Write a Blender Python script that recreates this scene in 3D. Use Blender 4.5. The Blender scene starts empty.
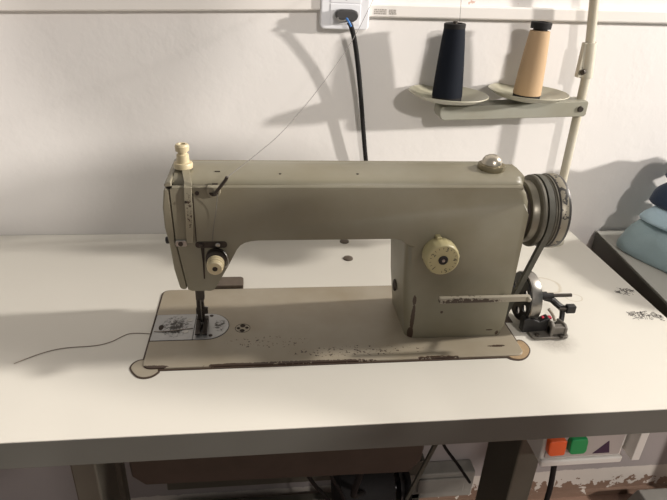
import bpy, bmesh, math, random
from mathutils import Vector, Matrix, Euler
random.seed(7)
C = bpy.context.scene.collection
PI = math.pi

# ------------------------------------------------------------------ materials
def nt(name):
    m = bpy.data.materials.new(name); m.use_nodes = True
    t = m.node_tree; b = t.nodes['Principled BSDF']
    return m, t, b
def N(t, typ, **kw):
    n = t.nodes.new(typ)
    for k, v in kw.items():
        if k.startswith('i_'): n.inputs[k[2:].replace('_', ' ')].default_value = v
        else: setattr(n, k, v)
    return n
def noise(t, scale, detail=4, rough=.55, vec=None):
    n = N(t, 'ShaderNodeTexNoise'); n.inputs['Scale'].default_value = scale
    n.inputs['Detail'].default_value = detail; n.inputs['Roughness'].default_value = rough
    if vec is None: vec = N(t, 'ShaderNodeTexCoord').outputs['Object']
    t.links.new(vec, n.inputs['Vector']); return n.outputs['Fac']
def ramp(t, fac, a, b, ca=(0, 0, 0, 1), cb=(1, 1, 1, 1)):
    r = N(t, 'ShaderNodeValToRGB'); e = r.color_ramp.elements
    e[0].position = a; e[1].position = b; e[0].color = ca; e[1].color = cb
    t.links.new(fac, r.inputs[0]); return r.outputs[0]
def mixc(t, fac, c1, c2):
    m = N(t, 'ShaderNodeMix', data_type='RGBA')
    if isinstance(fac, float): m.inputs[0].default_value = fac
    else: t.links.new(fac, m.inputs[0])
    for k, c in ((6, c1), (7, c2)):
        if isinstance(c, tuple): m.inputs[k].default_value = c if len(c) == 4 else c + (1,)
        else: t.links.new(c, m.inputs[k])
    return m.outputs[2]
def mth(t, op, a, b=None, c=None):
    m = N(t, 'ShaderNodeMath', operation=op)
    for i, v in enumerate((a, b, c)):
        if v is None: continue
        if isinstance(v, (int, float)): m.inputs[i].default_value = v
        else: t.links.new(v, m.inputs[i])
    return m.outputs[0]
def bump(t, b, fac, strength, dist=.001):
    n = N(t, 'ShaderNodeBump'); n.inputs['Strength'].default_value = strength; n.inputs['Distance'].default_value = dist
    t.links.new(fac, n.inputs['Height']); t.links.new(n.outputs[0], b.inputs['Normal'])
def coords(t, org=(0, 0, 0)):
    """object coordinates shifted back to the room's own axes"""
    tc = N(t, 'ShaderNodeTexCoord'); a = N(t, 'ShaderNodeVectorMath', operation='ADD')
    a.inputs[1].default_value = org; t.links.new(tc.outputs['Object'], a.inputs[0])
    s = N(t, 'ShaderNodeSeparateXYZ'); t.links.new(a.outputs[0], s.inputs[0])
    return a.outputs[0], s.outputs[0], s.outputs[1], s.outputs[2]
def blob(t, x, y, cx, cy, rx, ry, soft=.4, wob=None):
    """1 inside an ellipse, 0 outside"""
    dx = mth(t, 'DIVIDE', mth(t, 'SUBTRACT', x, cx), rx); dy = mth(t, 'DIVIDE', mth(t, 'SUBTRACT', y, cy), ry)
    d = mth(t, 'SQRT', mth(t, 'ADD', mth(t, 'MULTIPLY', dx, dx), mth(t, 'MULTIPLY', dy, dy)))
    if wob is not None: d = mth(t, 'ADD', d, wob)
    n = N(t, 'ShaderNodeMapRange'); n.inputs[1].default_value = 1 - soft; n.inputs[2].default_value = 1
    n.inputs[3].default_value = 1; n.inputs[4].default_value = 0
    t.links.new(d, n.inputs[0]); return n.outputs[0]
def simple(name, col, rough=.5, metal=0, var=.12, sc=60, bmp=.1, spec=None):
    m, t, b = nt(name)
    f = noise(t, sc, 5)
    c2 = tuple(v * (1 - var) for v in col); c1 = tuple(min(1, v * (1 + var)) for v in col)
    t.links.new(mixc(t, f, c1, c2), b.inputs['Base Color'])
    b.inputs['Roughness'].default_value = rough; b.inputs['Metallic'].default_value = metal
    if spec is not None: b.inputs['Specular IOR Level'].default_value = spec
    if bmp: bump(t, b, f, bmp)
    return m
M = {}
SORG = (.24, .09, 0)
def paint(name, col, chips=(), org=SORG, rough=.45, amount=.0):
    """worn enamel; chips = [(axisA, axisB, ca, cb, ra, rb, threshold)] in the room's axes"""
    m, t, b = nt(name)
    vec, x, y, z = coords(t, org); ax = {'x': x, 'y': y, 'z': z}
    big = noise(t, 9, 4, .6, vec); fine = noise(t, 260, 4, .6, vec)
    dirty = tuple(c * k for c, k in zip(col, (.84, .80, .72)))
    c = mixc(t, ramp(t, big, .35, .7), col, dirty)
    for (a, bb, ca, cb, ra, rb, th) in chips:
        k = blob(t, ax[a], ax[bb], ca, cb, ra, rb, .6)
        sel = mth(t, 'GREATER_THAN', mth(t, 'MULTIPLY', k, mth(t, 'ADD', fine, .12)), th)
        c = mixc(t, sel, c, (.055, .032, .02))
    if amount:
        v = noise(t, 75, 6, .7, vec)
        c = mixc(t, mth(t, 'GREATER_THAN', v, amount), c, (.07, .045, .03))
    t.links.new(c, b.inputs['Base Color']); b.inputs['Roughness'].default_value = rough
    bump(t, b, noise(t, 120, 3, .5, vec), .06)
    return m

BODY = (.242, .226, .168)
M['body'] = paint('body_enamel', BODY, [
    ('x', 'z', .3345, .035, .0035, .03, .28), ('x', 'z', .334, .011, .004, .011, .12), ('x', 'z', .334, .062, .004, .012, .42),
    ('x', 'z', .452, .008, .004, .006, .42), ('x', 'z', .372, .043, .003, .003, .4), ('x', 'z', .441, .013, .007, .0018, .35),
    ('x', 'z', .068, .2, .002, .006, .45)], rough=.42)
M['head'] = paint('head_enamel', (.265, .245, .182), [('x', 'z', .064, .19, .006, .05, .64), ('x', 'z', .05, .15, .012, .02, .55)], rough=.42)
M['bed'] = paint('bed_enamel', (.385, .34, .265), [
    ('x', 'y', .18, .001, .18, .0065, .50), ('x', 'y', .36, .001, .05, .006, .5), ('x', 'y', .01, .002, .03, .005, .3), ('x', 'y', .105, .001, .05, .006, .45),
    ('x', 'y', .26, .020, .20, .026, .715), ('x', 'y', .15, .045, .12, .03, .735), ('x', 'y', .445, .02, .02, .004, .45)], rough=.38)
M['cream'] = simple('cream_plastic', (.55, .47, .30), .4, 0, .1, 90)
M['dial'] = simple('yellowed_dial_plastic', (.44, .39, .215), .42, 0, .06, 60)
M['black'] = simple('black_iron', (.018, .017, .017), .42, .3, .3, 90)
M['dark'] = simple('dark_oily_steel', (.06, .05, .042), .4, .6, .4, 120)
M['steel'] = simple('worn_steel', (.42, .41, .39), .33, .9, .35, 150)
M['chrome'] = simple('polished_steel', (.30, .285, .26), .28, 1, .3, 40, .05)
M['brass'] = simple('tarnished_brass', (.22, .19, .12), .4, .7, .3, 200)
M['dome'] = simple('scratched_nickel', (.50, .46, .38), .28, .85, .15, 80, .03)
M['dullsteel'] = simple('dull_grey_casting', (.17, .155, .135), .5, .3, .3, 90)
M['rubber'] = simple('black_rubber', (.014, .013, .013), .65, 0, .2, 90, .1, .2)
M['belt'] = simple('worn_belt_rubber', (.085, .082, .065), .65, 0, .3, 120)
M['gasket'] = simple('brown_rubber_gasket', (.07, .045, .03), .6, 0, .4, 100)
M['seam'] = simple('seam_grime', (.03, .02, .013), .8, 0, .4, 120)
M['tan'] = simple('tan_felt_pad', (.40, .28, .16), .8, 0, .35, 130)
M['hinge'] = simple('brown_hinge_cover', (.13, .10, .075), .5, 0, .25, 130)
M['digits'] = simple('dial_print', (.05, .045, .03), .6)

def m_needleplate(name, dark):
    m, t, b = nt(name); vec, x, y, z = coords(t, SORG)
    f = noise(t, 190, 6, .8, vec); g = noise(t, 60, 4, .6, vec)
    c = mixc(t, g, (.50, .50, .49), (.34, .34, .34))
    for (cx, cy, rx, ry, th) in dark:
        k = blob(t, x, y, cx, cy, rx, ry, .75)
        w = mth(t, 'MULTIPLY', mth(t, 'POWER', k, .5), mth(t, 'ADD', mth(t, 'MULTIPLY', ramp(t, f, .38, .62), .7), .25)); c = mixc(t, ramp(t, w, th, th + .3), c, (.045, .042, .038))
    t.links.new(c, b.inputs['Base Color']); b.inputs['Metallic'].default_value = .55
    b.inputs['Roughness'].default_value = .38; bump(t, b, f, .15); return m
M['needleplate'] = m_needleplate('needle_plate_steel', [(.086, .083, .012, .02, .45), (.064, .08, .012, .022, .5)])
M['slideplate'] = m_needleplate('worn_slide_plate_steel', [(.028, .084, .024, .030, .34)])

def m_rim():
    m, t, b = nt('chipped_wheel_rim'); vec, x, y, z = coords(t, SORG)
    f = noise(t, 110, 5, .6, vec)
    near = mth(t, 'LESS_THAN', mth(t, 'ABSOLUTE', mth(t, 'SUBTRACT', x, .5085)), .0045)
    c = mixc(t, mth(t, 'MULTIPLY', near, mth(t, 'GREATER_THAN', f, .45)), (.05, .047, .043), (.27, .245, .19))
    t.links.new(c, b.inputs['Base Color']); b.inputs['Roughness'].default_value = .4; b.inputs['Metallic'].default_value = .3
    return m
M['rim'] = m_rim()
M['collar'] = simple('grey_collar_enamel', (.185, .17, .13), .35, .3, .2, 60)
M['groove'] = simple('grimy_pulley_groove', (.125, .115, .09), .5, .3, .35, 150)
def m_lever():
    m, t, b = nt('chipped_lever_enamel'); vec, x, y, z = coords(t, SORG)
    f = noise(t, 260, 5, .65, vec); k = blob(t, x, z, .395, .0745, .07, .008, .9)
    w = mth(t, 'MULTIPLY', mth(t, 'ADD', f, .1), mth(t, 'ADD', mth(t, 'MULTIPLY', k, .6), .5))
    c = mixc(t, mth(t, 'GREATER_THAN', w, .49), (.33, .30, .235), (.06, .042, .03))
    t.links.new(c, b.inputs['Base Color']); b.inputs['Roughness'].default_value = .45; return m
M['lever'] = m_lever()

def m_wall():
    m, t, b = nt('white_wall_paint'); vec, x, y, z = coords(t)
    g = noise(t, 2.2, 4, .6, vec); f = noise(t, 45, 6, .6, vec); h = noise(t, 14, 4, .6, vec)
    c = mixc(t, g, (.80, .775, .755), (.75, .73, .705))
    # specks and knocks in the paint
    sp = noise(t, 190, 2, .5, vec)
    c = mixc(t, mth(t, 'GREATER_THAN', mth(t, 'MULTIPLY', sp, ramp(t, noise(t, 5, 2, .5, vec), .5, .75)), .66), c, (.33, .29, .26))
    # bare pinkish patches above the trunking
    up = mth(t, 'GREATER_THAN', z, .3815); up2 = mth(t, 'MULTIPLY', up, mth(t, 'GREATER_THAN', noise(t, 24, 5, .7, vec), .63))
    c = mixc(t, up2, c, (.60, .42, .36))
    # under-table shade painted grey into the lower wall, a pale strip left above the floor
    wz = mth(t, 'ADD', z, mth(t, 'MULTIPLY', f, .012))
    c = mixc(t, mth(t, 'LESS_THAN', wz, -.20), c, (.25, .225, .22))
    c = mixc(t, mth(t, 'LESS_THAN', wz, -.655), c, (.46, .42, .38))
    # damp and peeling dirt near the floor
    lo = N(t, 'ShaderNodeMapRange'); lo.inputs[1].default_value = -.66; lo.inputs[2].default_value = -.74
    t.links.new(z, lo.inputs[0])
    c = mixc(t, mth(t, 'GREATER_THAN', mth(t, 'ADD', mth(t, 'MULTIPLY', lo.outputs[0], .5), f), .82), c, (.16, .10, .07))
    t.links.new(c, b.inputs['Base Color']); b.inputs['Roughness'].default_value = .55
    hh = mth(t, 'ADD', mth(t, 'MULTIPLY', ramp(t, h, .45, .75), 2.), mth(t, 'MULTIPLY', f, .8)); bump(t, b, hh, .16, .0014)
    return m
M['wall'] = m_wall()
M['floor'] = simple('brown_floor_tile', (.20, .12, .085), .6, 0, .35, 9)
def m_trunk():
    m, t, b = nt('white_trunking_plastic'); vec, x, y, z = coords(t)
    c = mixc(t, noise(t, 5, 3, .5, vec), (.82, .79, .75), (.76, .73, .69))
    c = mixc(t, mth(t, 'GREATER_THAN', noise(t, 60, 3, .6, vec), .74), c, (.25, .15, .12))
    t.links.new(c, b.inputs['Base Color']); b.inputs['Roughness'].default_value = .4; return m
M['trunk'] = m_trunk()
M['outlet'] = simple('white_outlet_plastic', (.82, .83, .86), .3, 0, .02, 30, 0)
M['white'] = simple('white_plastic', (.72, .70, .66), .45, 0, .05, 40, 0)

def m_table():
    m, t, b = nt('white_worn_laminate'); vec, x, y, z = coords(t, TORG)
    g = noise(t, 3.5, 5, .6, vec); f = noise(t, 300, 5, .7, vec)
    c = mixc(t, g, (.75, .725, .655), (.70, .67, .60))
    wob = mth(t, 'MULTIPLY', mth(t, 'SUBTRACT', noise(t, 45, 3, .5, vec), .5), .5)
    # yellowish ring stains right of the winder
    for (cx, cy, rx, ry) in ((.585, .172, .024, .026), (.612, .135, .014, .012)):
        o = blob(t, x, y, cx, cy, rx, ry, .12, wob); i = blob(t, x, y, cx, cy, rx * .86, ry * .86, .12, wob)
        c = mixc(t, mth(t, 'MULTIPLY', mth(t, 'SUBTRACT', o, i), .4), c, (.42, .33, .19))
    # pencil scratches, dots
    w = mth(t, 'GREATER_THAN', mth(t, 'MULTIPLY', noise(t, 130, 1, .5, vec), ramp(t, noise(t, 7, 2, .5, vec), .5, .8)), .70)
    c = mixc(t, mth(t, 'MULTIPLY', w, .5), c, (.3, .24, .18))
    # grime under the winder
    c = mixc(t, mth(t, 'MULTIPLY', blob(t, x, y, .53, .03, .035, .03, .6, wob), mth(t, 'MULTIPLY', f, .75)), c, (.2, .17, .14))
    # cutting edge worn dark along the front
    t.links.new(c, b.inputs['Base Color']); b.inputs['Roughness'].default_value = .36
    b.inputs['Specular IOR Level'].default_value = .22
    bump(t, b, noise(t, 500, 2, .5, vec), .03); return m
TORG = (.14, .135, -.75)
M['table'] = m_table()
M['edge'] = simple('grey_edge_band', (.122, .124, .110), .5, 0, .12, 12)
M['stand'] = simple('olive_grey_steel_paint', (.095, .088, .070), .45, .1, .15, 25)
M['pan'] = simple('dark_oil_pan', (.07, .055, .045), .5, .3, .25, 25)
M['pole'] = paint('cream_pole_enamel', (.50, .47, .385), amount=.70)
M['arm'] = paint('grey_green_arm_enamel', (.33, .33, .28), amount=.72)
M['disc'] = paint('cream_disc_plastic', (.44, .43, .34), rough=.35)
def m_thread(name, c1, c2, sc, rough=.8):
    m, t, b = nt(name); vec, x, y, z = coords(t)
    w = N(t, 'ShaderNodeTexWave', wave_type='BANDS', bands_direction='Z'); w.inputs['Scale'].default_value = sc; w.inputs['Distortion'].default_value = 1.5
    w.inputs['Detail'].default_value = 2; t.links.new(vec, w.inputs['Vector'])
    t.links.new(mixc(t, w.outputs['Fac'], c1, c2), b.inputs['Base Color']); b.inputs['Roughness'].default_value = rough
    bump(t, b, w.outputs['Fac'], .5, .0006); b.inputs['Specular IOR Level'].default_value = .15; return m
M['blackthread'] = m_thread('black_wound_thread', (.004, .006, .011), (.010, .013, .02), 220)
M['tanthread'] = m_thread('tan_wound_thread', (.50, .355, .22), (.41, .28, .16), 220, .6)
M['thin'] = simple('pale_thread', (.42, .38, .34), .8, 0, 0, 10, 0)
M['loose'] = simple('grey_brown_thread', (.27, .23, .19), .8, 0, 0, 10, 0)
M['darkthin'] = simple('dark_thread', (.16, .15, .14), .8, 0, 0, 10, 0)
M['orange'] = simple('orange_red_button', (.85, .13, .03), .35, 0, .05, 20, 0)
M['green'] = simple('green_button', (.005, .26, .075), .35, 0, .05, 20, 0)
M['purple'] = simple('dark_warning_print', (.035, .012, .045), .5, 0, .05, 20, 0)
M['swface'] = simple('grey_switch_face', (.42, .38, .36), .5, 0, .06, 20, 0)
M['plug'] = simple('dark_grey_plug', (.045, .043, .042), .45, 0, .2, 40)
M['blue'] = simple('blue_wire', (.05, .2, .55), .4, 0, .05, 20, 0)
M['red'] = simple('red_plastic', (.5, .03, .06), .4, 0, .05, 20, 0)
def m_cloth(name, col, bm=.4):
    m, t, b = nt(name); vec, x, y, z = coords(t)
    f = noise(t, 900, 2, .5, vec); g = noise(t, 12, 3, .5, vec)
    t.links.new(mixc(t, g, col, tuple(v * .82 for v in col)), b.inputs['Base Color'])
    b.inputs['Roughness'].default_value = .85; b.inputs['Sheen Weight'].default_value = .15
    bump(t, b, mth(t, 'ADD', f, mth(t, 'MULTIPLY', noise(t, 40, 3, .5, vec), 3.)), bm, .0012); return m
M['navy'] = m_cloth('navy_cloth', (.012, .028, .065))
M['ltblue'] = m_cloth('light_blue_cloth', (.46, .62, .72))
M['shadeblue'] = m_cloth('shaded_blue_cloth', (.30, .40, .43))  # light blue cloth's shaded side as its own colour; reused in the added stacks
M['sidetop'] = simple('grey_laminate', (.46, .45, .41), .35, 0, .08, 8, .03)
M['sideedge'] = simple('dark_edge_band', (.04, .036, .025), .5, 0, .2, 20)
M['print'] = simple('grey_print', (.40, .37, .34), .6, 0, .4, 500, 0)
M['leadgrey'] = simple('grey_concrete', (.2, .19, .17), .8, 0, .2, 30)

# ------------------------------------------------------------------ geometry helpers
def wl(o):
    v = Vector((0, 0, 0))
    while o is not None: v += o.location; o = o.parent
    return v
def obj(name, bm, mat, parent=None, bevel=0, seg=3, ang=35, loc=None):
    """one mesh object; bm is in the room's axes, the origin goes to the parent's origin (or loc)"""
    off = Vector(loc) if loc is not None else (wl(parent) if parent is not None else Vector((0, 0, 0)))
    bmesh.ops.recalc_face_normals(bm, faces=bm.faces)
    bmesh.ops.translate(bm, verts=bm.verts, vec=-off)
    me = bpy.data.meshes.new(name); bm.to_mesh(me); bm.free()
    for p in me.polygons: p.use_smooth = True
    me.set_sharp_from_angle(angle=math.radians(ang))
    mats = mat if isinstance(mat, (list, tuple)) else [mat]
    for m in mats: me.materials.append(M[m])
    o = bpy.data.objects.new(name, me); C.objects.link(o)
    if parent is not None:
        o.parent = parent; o.location = off - wl(parent)
    else: o.location = off
    if bevel:
        md = o.modifiers.new('Bevel', 'BEVEL'); md.width = bevel; md.segments = seg
        md.limit_method = 'ANGLE'; md.angle_limit = math.radians(ang); md.harden_normals = True
    return o
def thing(name, label, cat, loc=(0, 0, 0), group=None):
    o = bpy.data.objects.new(name, None); C.objects.link(o); o.location = loc
    o.empty_display_size = .05
    return tag(o, label, cat, group)
def tag(o, label, cat, group=None):
    o['label'] = label; o['category'] = cat
    if group: o['group'] = group
    return o
def struct(o): o['kind'] = 'structure'; return o
def box(x0, x1, y0, y1, z0, z1, bm=None):
    bm = bm or bmesh.new()
    v = [bm.verts.new((x, y, z)) for x in (x0, x1) for y in (y0, y1) for z in (z0, z1)]
    for f in ((0, 1, 3, 2), (4, 6, 7, 5), (0, 4, 5, 1), (2, 3, 7, 6), (0, 2, 6, 4), (1, 5, 7, 3)): bm.faces.new([v[i] for i in f])
    return bm
def frame(d):
    d = Vector(d).normalized(); a = Vector((0, 0, 1)) if abs(d.z) < .9 else Vector((1, 0, 0))
    u = d.cross(a).normalized(); return u, d.cross(u).normalized(), d
def lathe(prof, org, axis=(0, 0, 1), seg=40, bm=None, cap=True):
    """prof: (radius, distance along axis)"""
    bm = bm or bmesh.new(); u, w, d = frame(axis); org = Vector(org); rings = []
    for r, h in prof:
        if r < 1e-6: rings.append([bm.verts.new(org + d * h)])
        else: rings.append([bm.verts.new(org + d * h + (u * math.cos(2 * PI * k / seg) + w * math.sin(2 * PI * k / seg)) * r) for k in range(seg)])
    for a, b in zip(rings, rings[1:]):
        for k in range(seg):
            k2 = (k + 1) % seg
            if len(a) == 1 and len(b) == 1: continue
            if len(a) == 1: bm.faces.new([a[0], b[k2], b[k]])
            elif len(b) == 1: bm.faces.new([a[k], a[k2], b[0]])
            else: bm.faces.new([a[k], a[k2], b[k2], b[k]])
    if cap:
        if len(rings[0]) > 1: bm.faces.new(rings[0][::-1])
        if len(rings[-1]) > 1: bm.faces.new(rings[-1])
    return bm
def cyl(p0, p1, r, seg=24, bm=None, r1=None):
    p0 = Vector(p0); d = Vector(p1) - p0
    return lathe([(r, 0), (r if r1 is None else r1, d.length)], p0, d, seg, bm)
def catmull(P, n=10):
    P = [Vector(p) for p in P]; out = []
    Q = [P[0] * 2 - P[1]] + P + [P[-1] * 2 - P[-2]]
    for i in range(1, len(Q) - 2):
        a, b, c, d = Q[i - 1:i + 3]
        for k in range(n):
            s = k / n
            out.append(.5 * ((2 * b) + (c - a) * s + (2 * a - 5 * b + 4 * c - d) * s * s + (3 * b - a - 3 * c + d) * s ** 3))
    out.append(P[-1]); return out
def tube(P, r, seg=10, bm=None, smooth=8):
    bm = bm or bmesh.new(); P = catmull(P, smooth) if smooth else [Vector(p) for p in P]
    rr = r if callable(r) else (lambda s: r)
    rings = []; t0 = (P[1] - P[0]).normalized(); u, w, _ = frame(t0)
    for i, p in enumerate(P):
        t = (P[min(i + 1, len(P) - 1)] - P[max(i - 1, 0)]).normalized()
        u = (u - t * u.dot(t)).normalized(); w = t.cross(u)
        q = rr(i / (len(P) - 1))
        rings.append([bm.verts.new(p + (u * math.cos(2 * PI * k / seg) + w * math.sin(2 * PI * k / seg)) * q) for k in range(seg)])
    for a, b in zip(rings, rings[1:]):
        for k in range(seg): bm.faces.new([a[k], a[(k + 1) % seg], b[(k + 1) % seg], b[k]])
    bm.faces.new(rings[0][::-1]); bm.faces.new(rings[-1]); return bm
def prism(pts, plane, a, b, bm=None):
    """extrude a 2-D outline; plane 'xz' runs along y, 'yz' along x, 'xy' along z"""
    bm = bm or bmesh.new()
    def P(u, v, h): return {'xz': (u, h, v), 'yz': (h, u, v), 'xy': (u, v, h)}[plane]
    A = [bm.verts.new(P(u, v, a)) for u, v in pts]; B = [bm.verts.new(P(u, v, b)) for u, v in pts]
    bm.faces.new(A); bm.faces.new(B[::-1])
    n = len(pts)
    for i in range(n): bm.faces.new([A[i], B[i], B[(i + 1) % n], A[(i + 1) % n]])
    return bm
def rrect(x0, x1, y0, y1, r, n=6, rs=None):
    rs = rs or (r, r, r, r); out = []
    for (cx, cy, a0, q) in ((x1, y1, 0, rs[0]), (x0, y1, 90, rs[1]), (x0, y0, 180, rs[2]), (x1, y0, 270, rs[3])):
        sx = -1 if a0 in (0, 270) else 1; sy = -1 if a0 in (0, 90) else 1
        for k in range(n + 1):
            a = math.radians(a0 + 90 * k / n); out.append((cx + sx * q + q * math.cos(a), cy + sy * q + q * math.sin(a)))
    return out
def arc(cx, cy, r, a0, a1, n=8):
    return [(cx + r * math.cos(math.radians(a0 + (a1 - a0) * k / n)), cy + r * math.sin(math.radians(a0 + (a1 - a0) * k / n))) for k in range(n + 1)]
def screw(name, c, axis, r, mat, parent, h=.0025):
    bm = lathe([(r * .9, -.002), (r, 0), (r, h * .7), (r * .85, h), (r * .3, h)], c, axis, 20)
    return obj(name, bm, mat, parent)

# ------------------------------------------------------------------ the setting
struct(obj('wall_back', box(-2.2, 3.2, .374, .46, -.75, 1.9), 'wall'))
struct(obj('floor', box(-2.2, 3.2, -2.6, .374, -.8, -.75), 'floor'))
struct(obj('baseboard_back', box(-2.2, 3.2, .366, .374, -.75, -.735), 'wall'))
# cable trunking: two lengths either side of the outlet, each hung slightly out of level
def trunk(name, x0, x1, z0, z1, h):
    bm = bmesh.new()
    def zz(x): return z0 + (z1 - z0) * (x - x0) / (x1 - x0)
    prof = [(.374, 0), (.362, 0), (.360, .002), (.360, h - .002), (.362, h), (.374, h)]
    A = [bm.verts.new((x0, y, zz(x0) + z)) for y, z in prof]; B = [bm.verts.new((x1, y, zz(x1) + z)) for y, z in prof]
    bm.faces.new(A); bm.faces.new(B[::-1])
    for i in range(len(prof)): j = (i + 1) % len(prof); bm.faces.new([A[i], A[j], B[j], B[i]])
    return struct(obj(name, bm, 'trunk'))
trunk('trim_1', -1.2, .2335, .319, .3725, .0185)
trunk('trim_2', .3075, 1.9, .3655, .386, .0185)
def printed(name, x0, x1, z0, z1):
    bm = bmesh.new()
    for r in range(3):
        x = x0
        zc = z0 + (z1 - z0) * (r + .5) / 3
        while x < x1:
            w = random.uniform(.0015, .005); w = min(w, x1 - x)
            if w > .0005: box(x, x + w, .3596, .3603, zc - .001, zc + .001, bm)
            x += w + .0008
    return bm
o = obj('sticker', printed('s', .3145, .3335, .3698, .3778), 'print', None, loc=(.32, .3596, .3738)); tag(o, 'small smudged grey printed strip on the white trunking just right of the outlet', 'sticker', None)
o = obj('sticker', printed('s', .3375, .349, .3702, .3776), 'print', None, loc=(.343, .3596, .3738)); tag(o, 'second shorter grey printed strip on the white trunking further from the outlet', 'sticker', None)

# ------------------------------------------------------------------ wall outlet, plug and cable
out = thing('wall_outlet', 'white rectangular double wall outlet with the black plug pushed into it', 'outlet', (.27, .374, .385))
obj('cover_plate', prism(rrect(.2335, .3065, .3475, .462, .006), 'xz', .353, .374), 'outlet', out, .0025, 3)
obj('socket_module', prism(rrect(.2475, .2925, .3545, .3825, .001), 'xz', .3518, .354), 'outlet', out, .0005)
bm = prism(rrect(.2475, .2925, .3845, .412, .001), 'xz', .3518, .354); obj('socket_module', bm, 'outlet', out, .0005)
bm = cyl((.2705, .3519, .391), (.2705, .3514, .391), .0028, 16); cyl((.2605, .3519, .391), (.2605, .3514, .391), .0018, 12, bm); cyl((.2805, .3519, .391), (.2805, .3514, .391), .0018, 12, bm)
obj('pin_hole', bm, 'rubber', out)

cab = thing('power_cable', 'black power cable hanging from the plug in the wall outlet down behind the machine', 'cable', (.27, .34, .366))
bm = prism([(x * 1., z) for x, z in [(.2535, .3705), (.2555, .3745), (.262, .3765), (.279, .3765), (.2855, .3745), (.288, .3695), (.286, .3635), (.281, .3600), (.262, .3600), (.2555, .3640)]], 'xz', .336, .3517)
obj('plug', bm, 'plug', cab, .004, 3)
obj('cord_loop', tube([(.257, .338, .3665), (.258, .333, .3625), (.265, .331, .3620), (.272, .333, .3645)], .0012, 8), 'steel', cab)
obj('blue_wire', tube([(.269, .332, .3655), (.2725, .330, .361), (.2765, .331, .3545)], .0016, 8), 'blue', cab)
obj('cable_sheath', tube([(.2735, .333, .3595), (.277, .334, .354), (.284, .338, .334), (.292, .345, .30), (.299, .35, .262), (.307, .354, .21), (.314, .357, .165), (.321, .36, .12), (.326, .363, .06), (.33, .366, .02)], .0037, 12), 'rubber', cab)

# ------------------------------------------------------------------ work table
tb = thing('sewing_table', 'white laminate industrial sewing table with a grey front edge and steel legs, under the machine', 'table', TORG)
TX0, TX1, TY0, TY1 = -.50, .724, -.104, .3735
bm = box(TX0, TX1, TY0, TY1, -.0015, 0); obj('tabletop', bm, 'table', tb, .0004, 1)
obj('table_board', box(TX0 + .0005, TX1 - .0005, TY0 + .0005, TY1, -.038, -.0016), 'edge', tb, .0015)
# cut-out lobes with pads at the two front corners of the bed
def lobe(pts):
    return catmull([(x, y, 0) for x, y in pts], 6)
L1 = [(.004, .020), (-.005, .0205), (-.012, .0155), (-.0150, .006), (-.0105, -.004), (-.003, -.0125), (.006, -.0155), (.015, -.0125), (.0215, -.004), (.018, .003), (.008, .008)]
L2 = [(.449, .001), (.454, -.0055), (.464, -.0085), (.474, -.0055), (.483, .003), (.4885, .013), (.489, .024), (.4855, .033), (.479, .034), (.476, .026), (.474, .012), (.466, .004)]
for L in (L1, L2):
    P = [(p.x, p.y) for p in lobe(L)]
    cx = sum(p[0] for p in P) / len(P); cy = sum(p[1] for p in P) / len(P)
    obj('cutout_rim', prism(P, 'xy', -.004, .0008), 'gasket', tb)
    obj('corner_pad', prism([(cx + (x - cx) * .87, cy + (y - cy) * .87) for x, y in P], 'xy', -.003, .0014), 'tan' if L is L2 else 'bed', tb)
# smudged ink stamps near the right end of the top
def stamp(cx, cy, rx, ry, n):
    bm = bmesh.new()
    for _ in range(n):
        a = random.uniform(0, 2 * PI); q = math.sqrt(random.random()); x = cx + rx * q * math.cos(a); y = cy + ry * q * math.sin(a)
        t = random.choice((random.gauss(1.9, .3), random.gauss(.3, .4))); L = random.uniform(.0015, .0045); w = random.uniform(.0003, .0008)
        d = Vector((math.cos(t), math.sin(t), 0)) * L; p_ = Vector((-math.sin(t), math.cos(t), 0)) * w
        c_ = Vector((x, y, .0002)); bm.faces.new([bm.verts.new(c_ + v) for v in (-d - p_, d - p_, d + p_, -d + p_)])
    return obj('ink_stamp', bm, 'ink', tb)
M['ink'] = simple('faded_grey_ink', (.20, .185, .17), .7, 0, .5, 400, 0)
for st in ((.7040, .1490, .0160, .0095, 46), (.6800, .0840, .0085, .0115, 30), (.6970, .0830, .0085, .0110, 30), (.7115, .0790, .0075, .0100, 26)): stamp(*st)
# strip of rubber round the bed cut-out, and the narrow slot for the belt
obj('cutout_gasket', prism(rrect(-.0022, .4782, -.0022, .1802, .012), 'xy', -.006, .0012), 'gasket', tb)
obj('hinge_cover', prism(rrect(.066, .114, .1795, .2055, .004, 5, (.006, .006, .001, .001)), 'xy', 0, .0075), 'hinge', tb, .0015)
for (x, y) in ((.2835, .2705), (.2855, .3335)):
    obj('table_stud', lathe([(.0082, 0), (.0078, .002), (.005, .0035), (0, .004)], (x, y, 0), seg=24), 'hinge', tb)
obj('leg', box(-.101, -.070, -.01, .060, -.72, -.038), 'stand', tb, .003)
obj('leg', box(-.098, -.080, .105, .130, -.72, -.038), 'stand', tb, .003)
obj('leg', box(.496, .531, -.01, .08, -.72, -.038), 'stand', tb, .003)
for x0, x1 in ((-.108, -.062), (.486, .537)): obj('foot_rail', box(x0, x1, -.12, .33, -.75, -.715), 'stand', tb, .004)
obj('crossbar', box(-.07, .5, .335, .36, -.60, -.555), 'stand', tb, .003)
obj('crossbar', box(-.07, .5, .335, .355, -.70, -.66), 'stand', tb, .003)
bm = prism([(-.040, -.038), (.375, -.038), (.365, -.19), (.35, -.214), (-.02, -.208), (-.036, -.19)], 'xz', .012, .17)
obj('oil_pan', bm, 'pan', tb, .004)
obj('mounting_bracket', box(.611, .622, -.075, .03, -.115, -.038), 'white', tb, .001)

# ------------------------------------------------------------------ the sewing machine
sm = thing('sewing_machine', 'beige worn industrial sewing machine sunk into the white table', 'sewing machine', (.24, .09, 0))
obj('bed', prism(rrect(0, .476, 0, .178, .011), 'xy', -.03, .003), 'bed', sm, .0012, 2)
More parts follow.
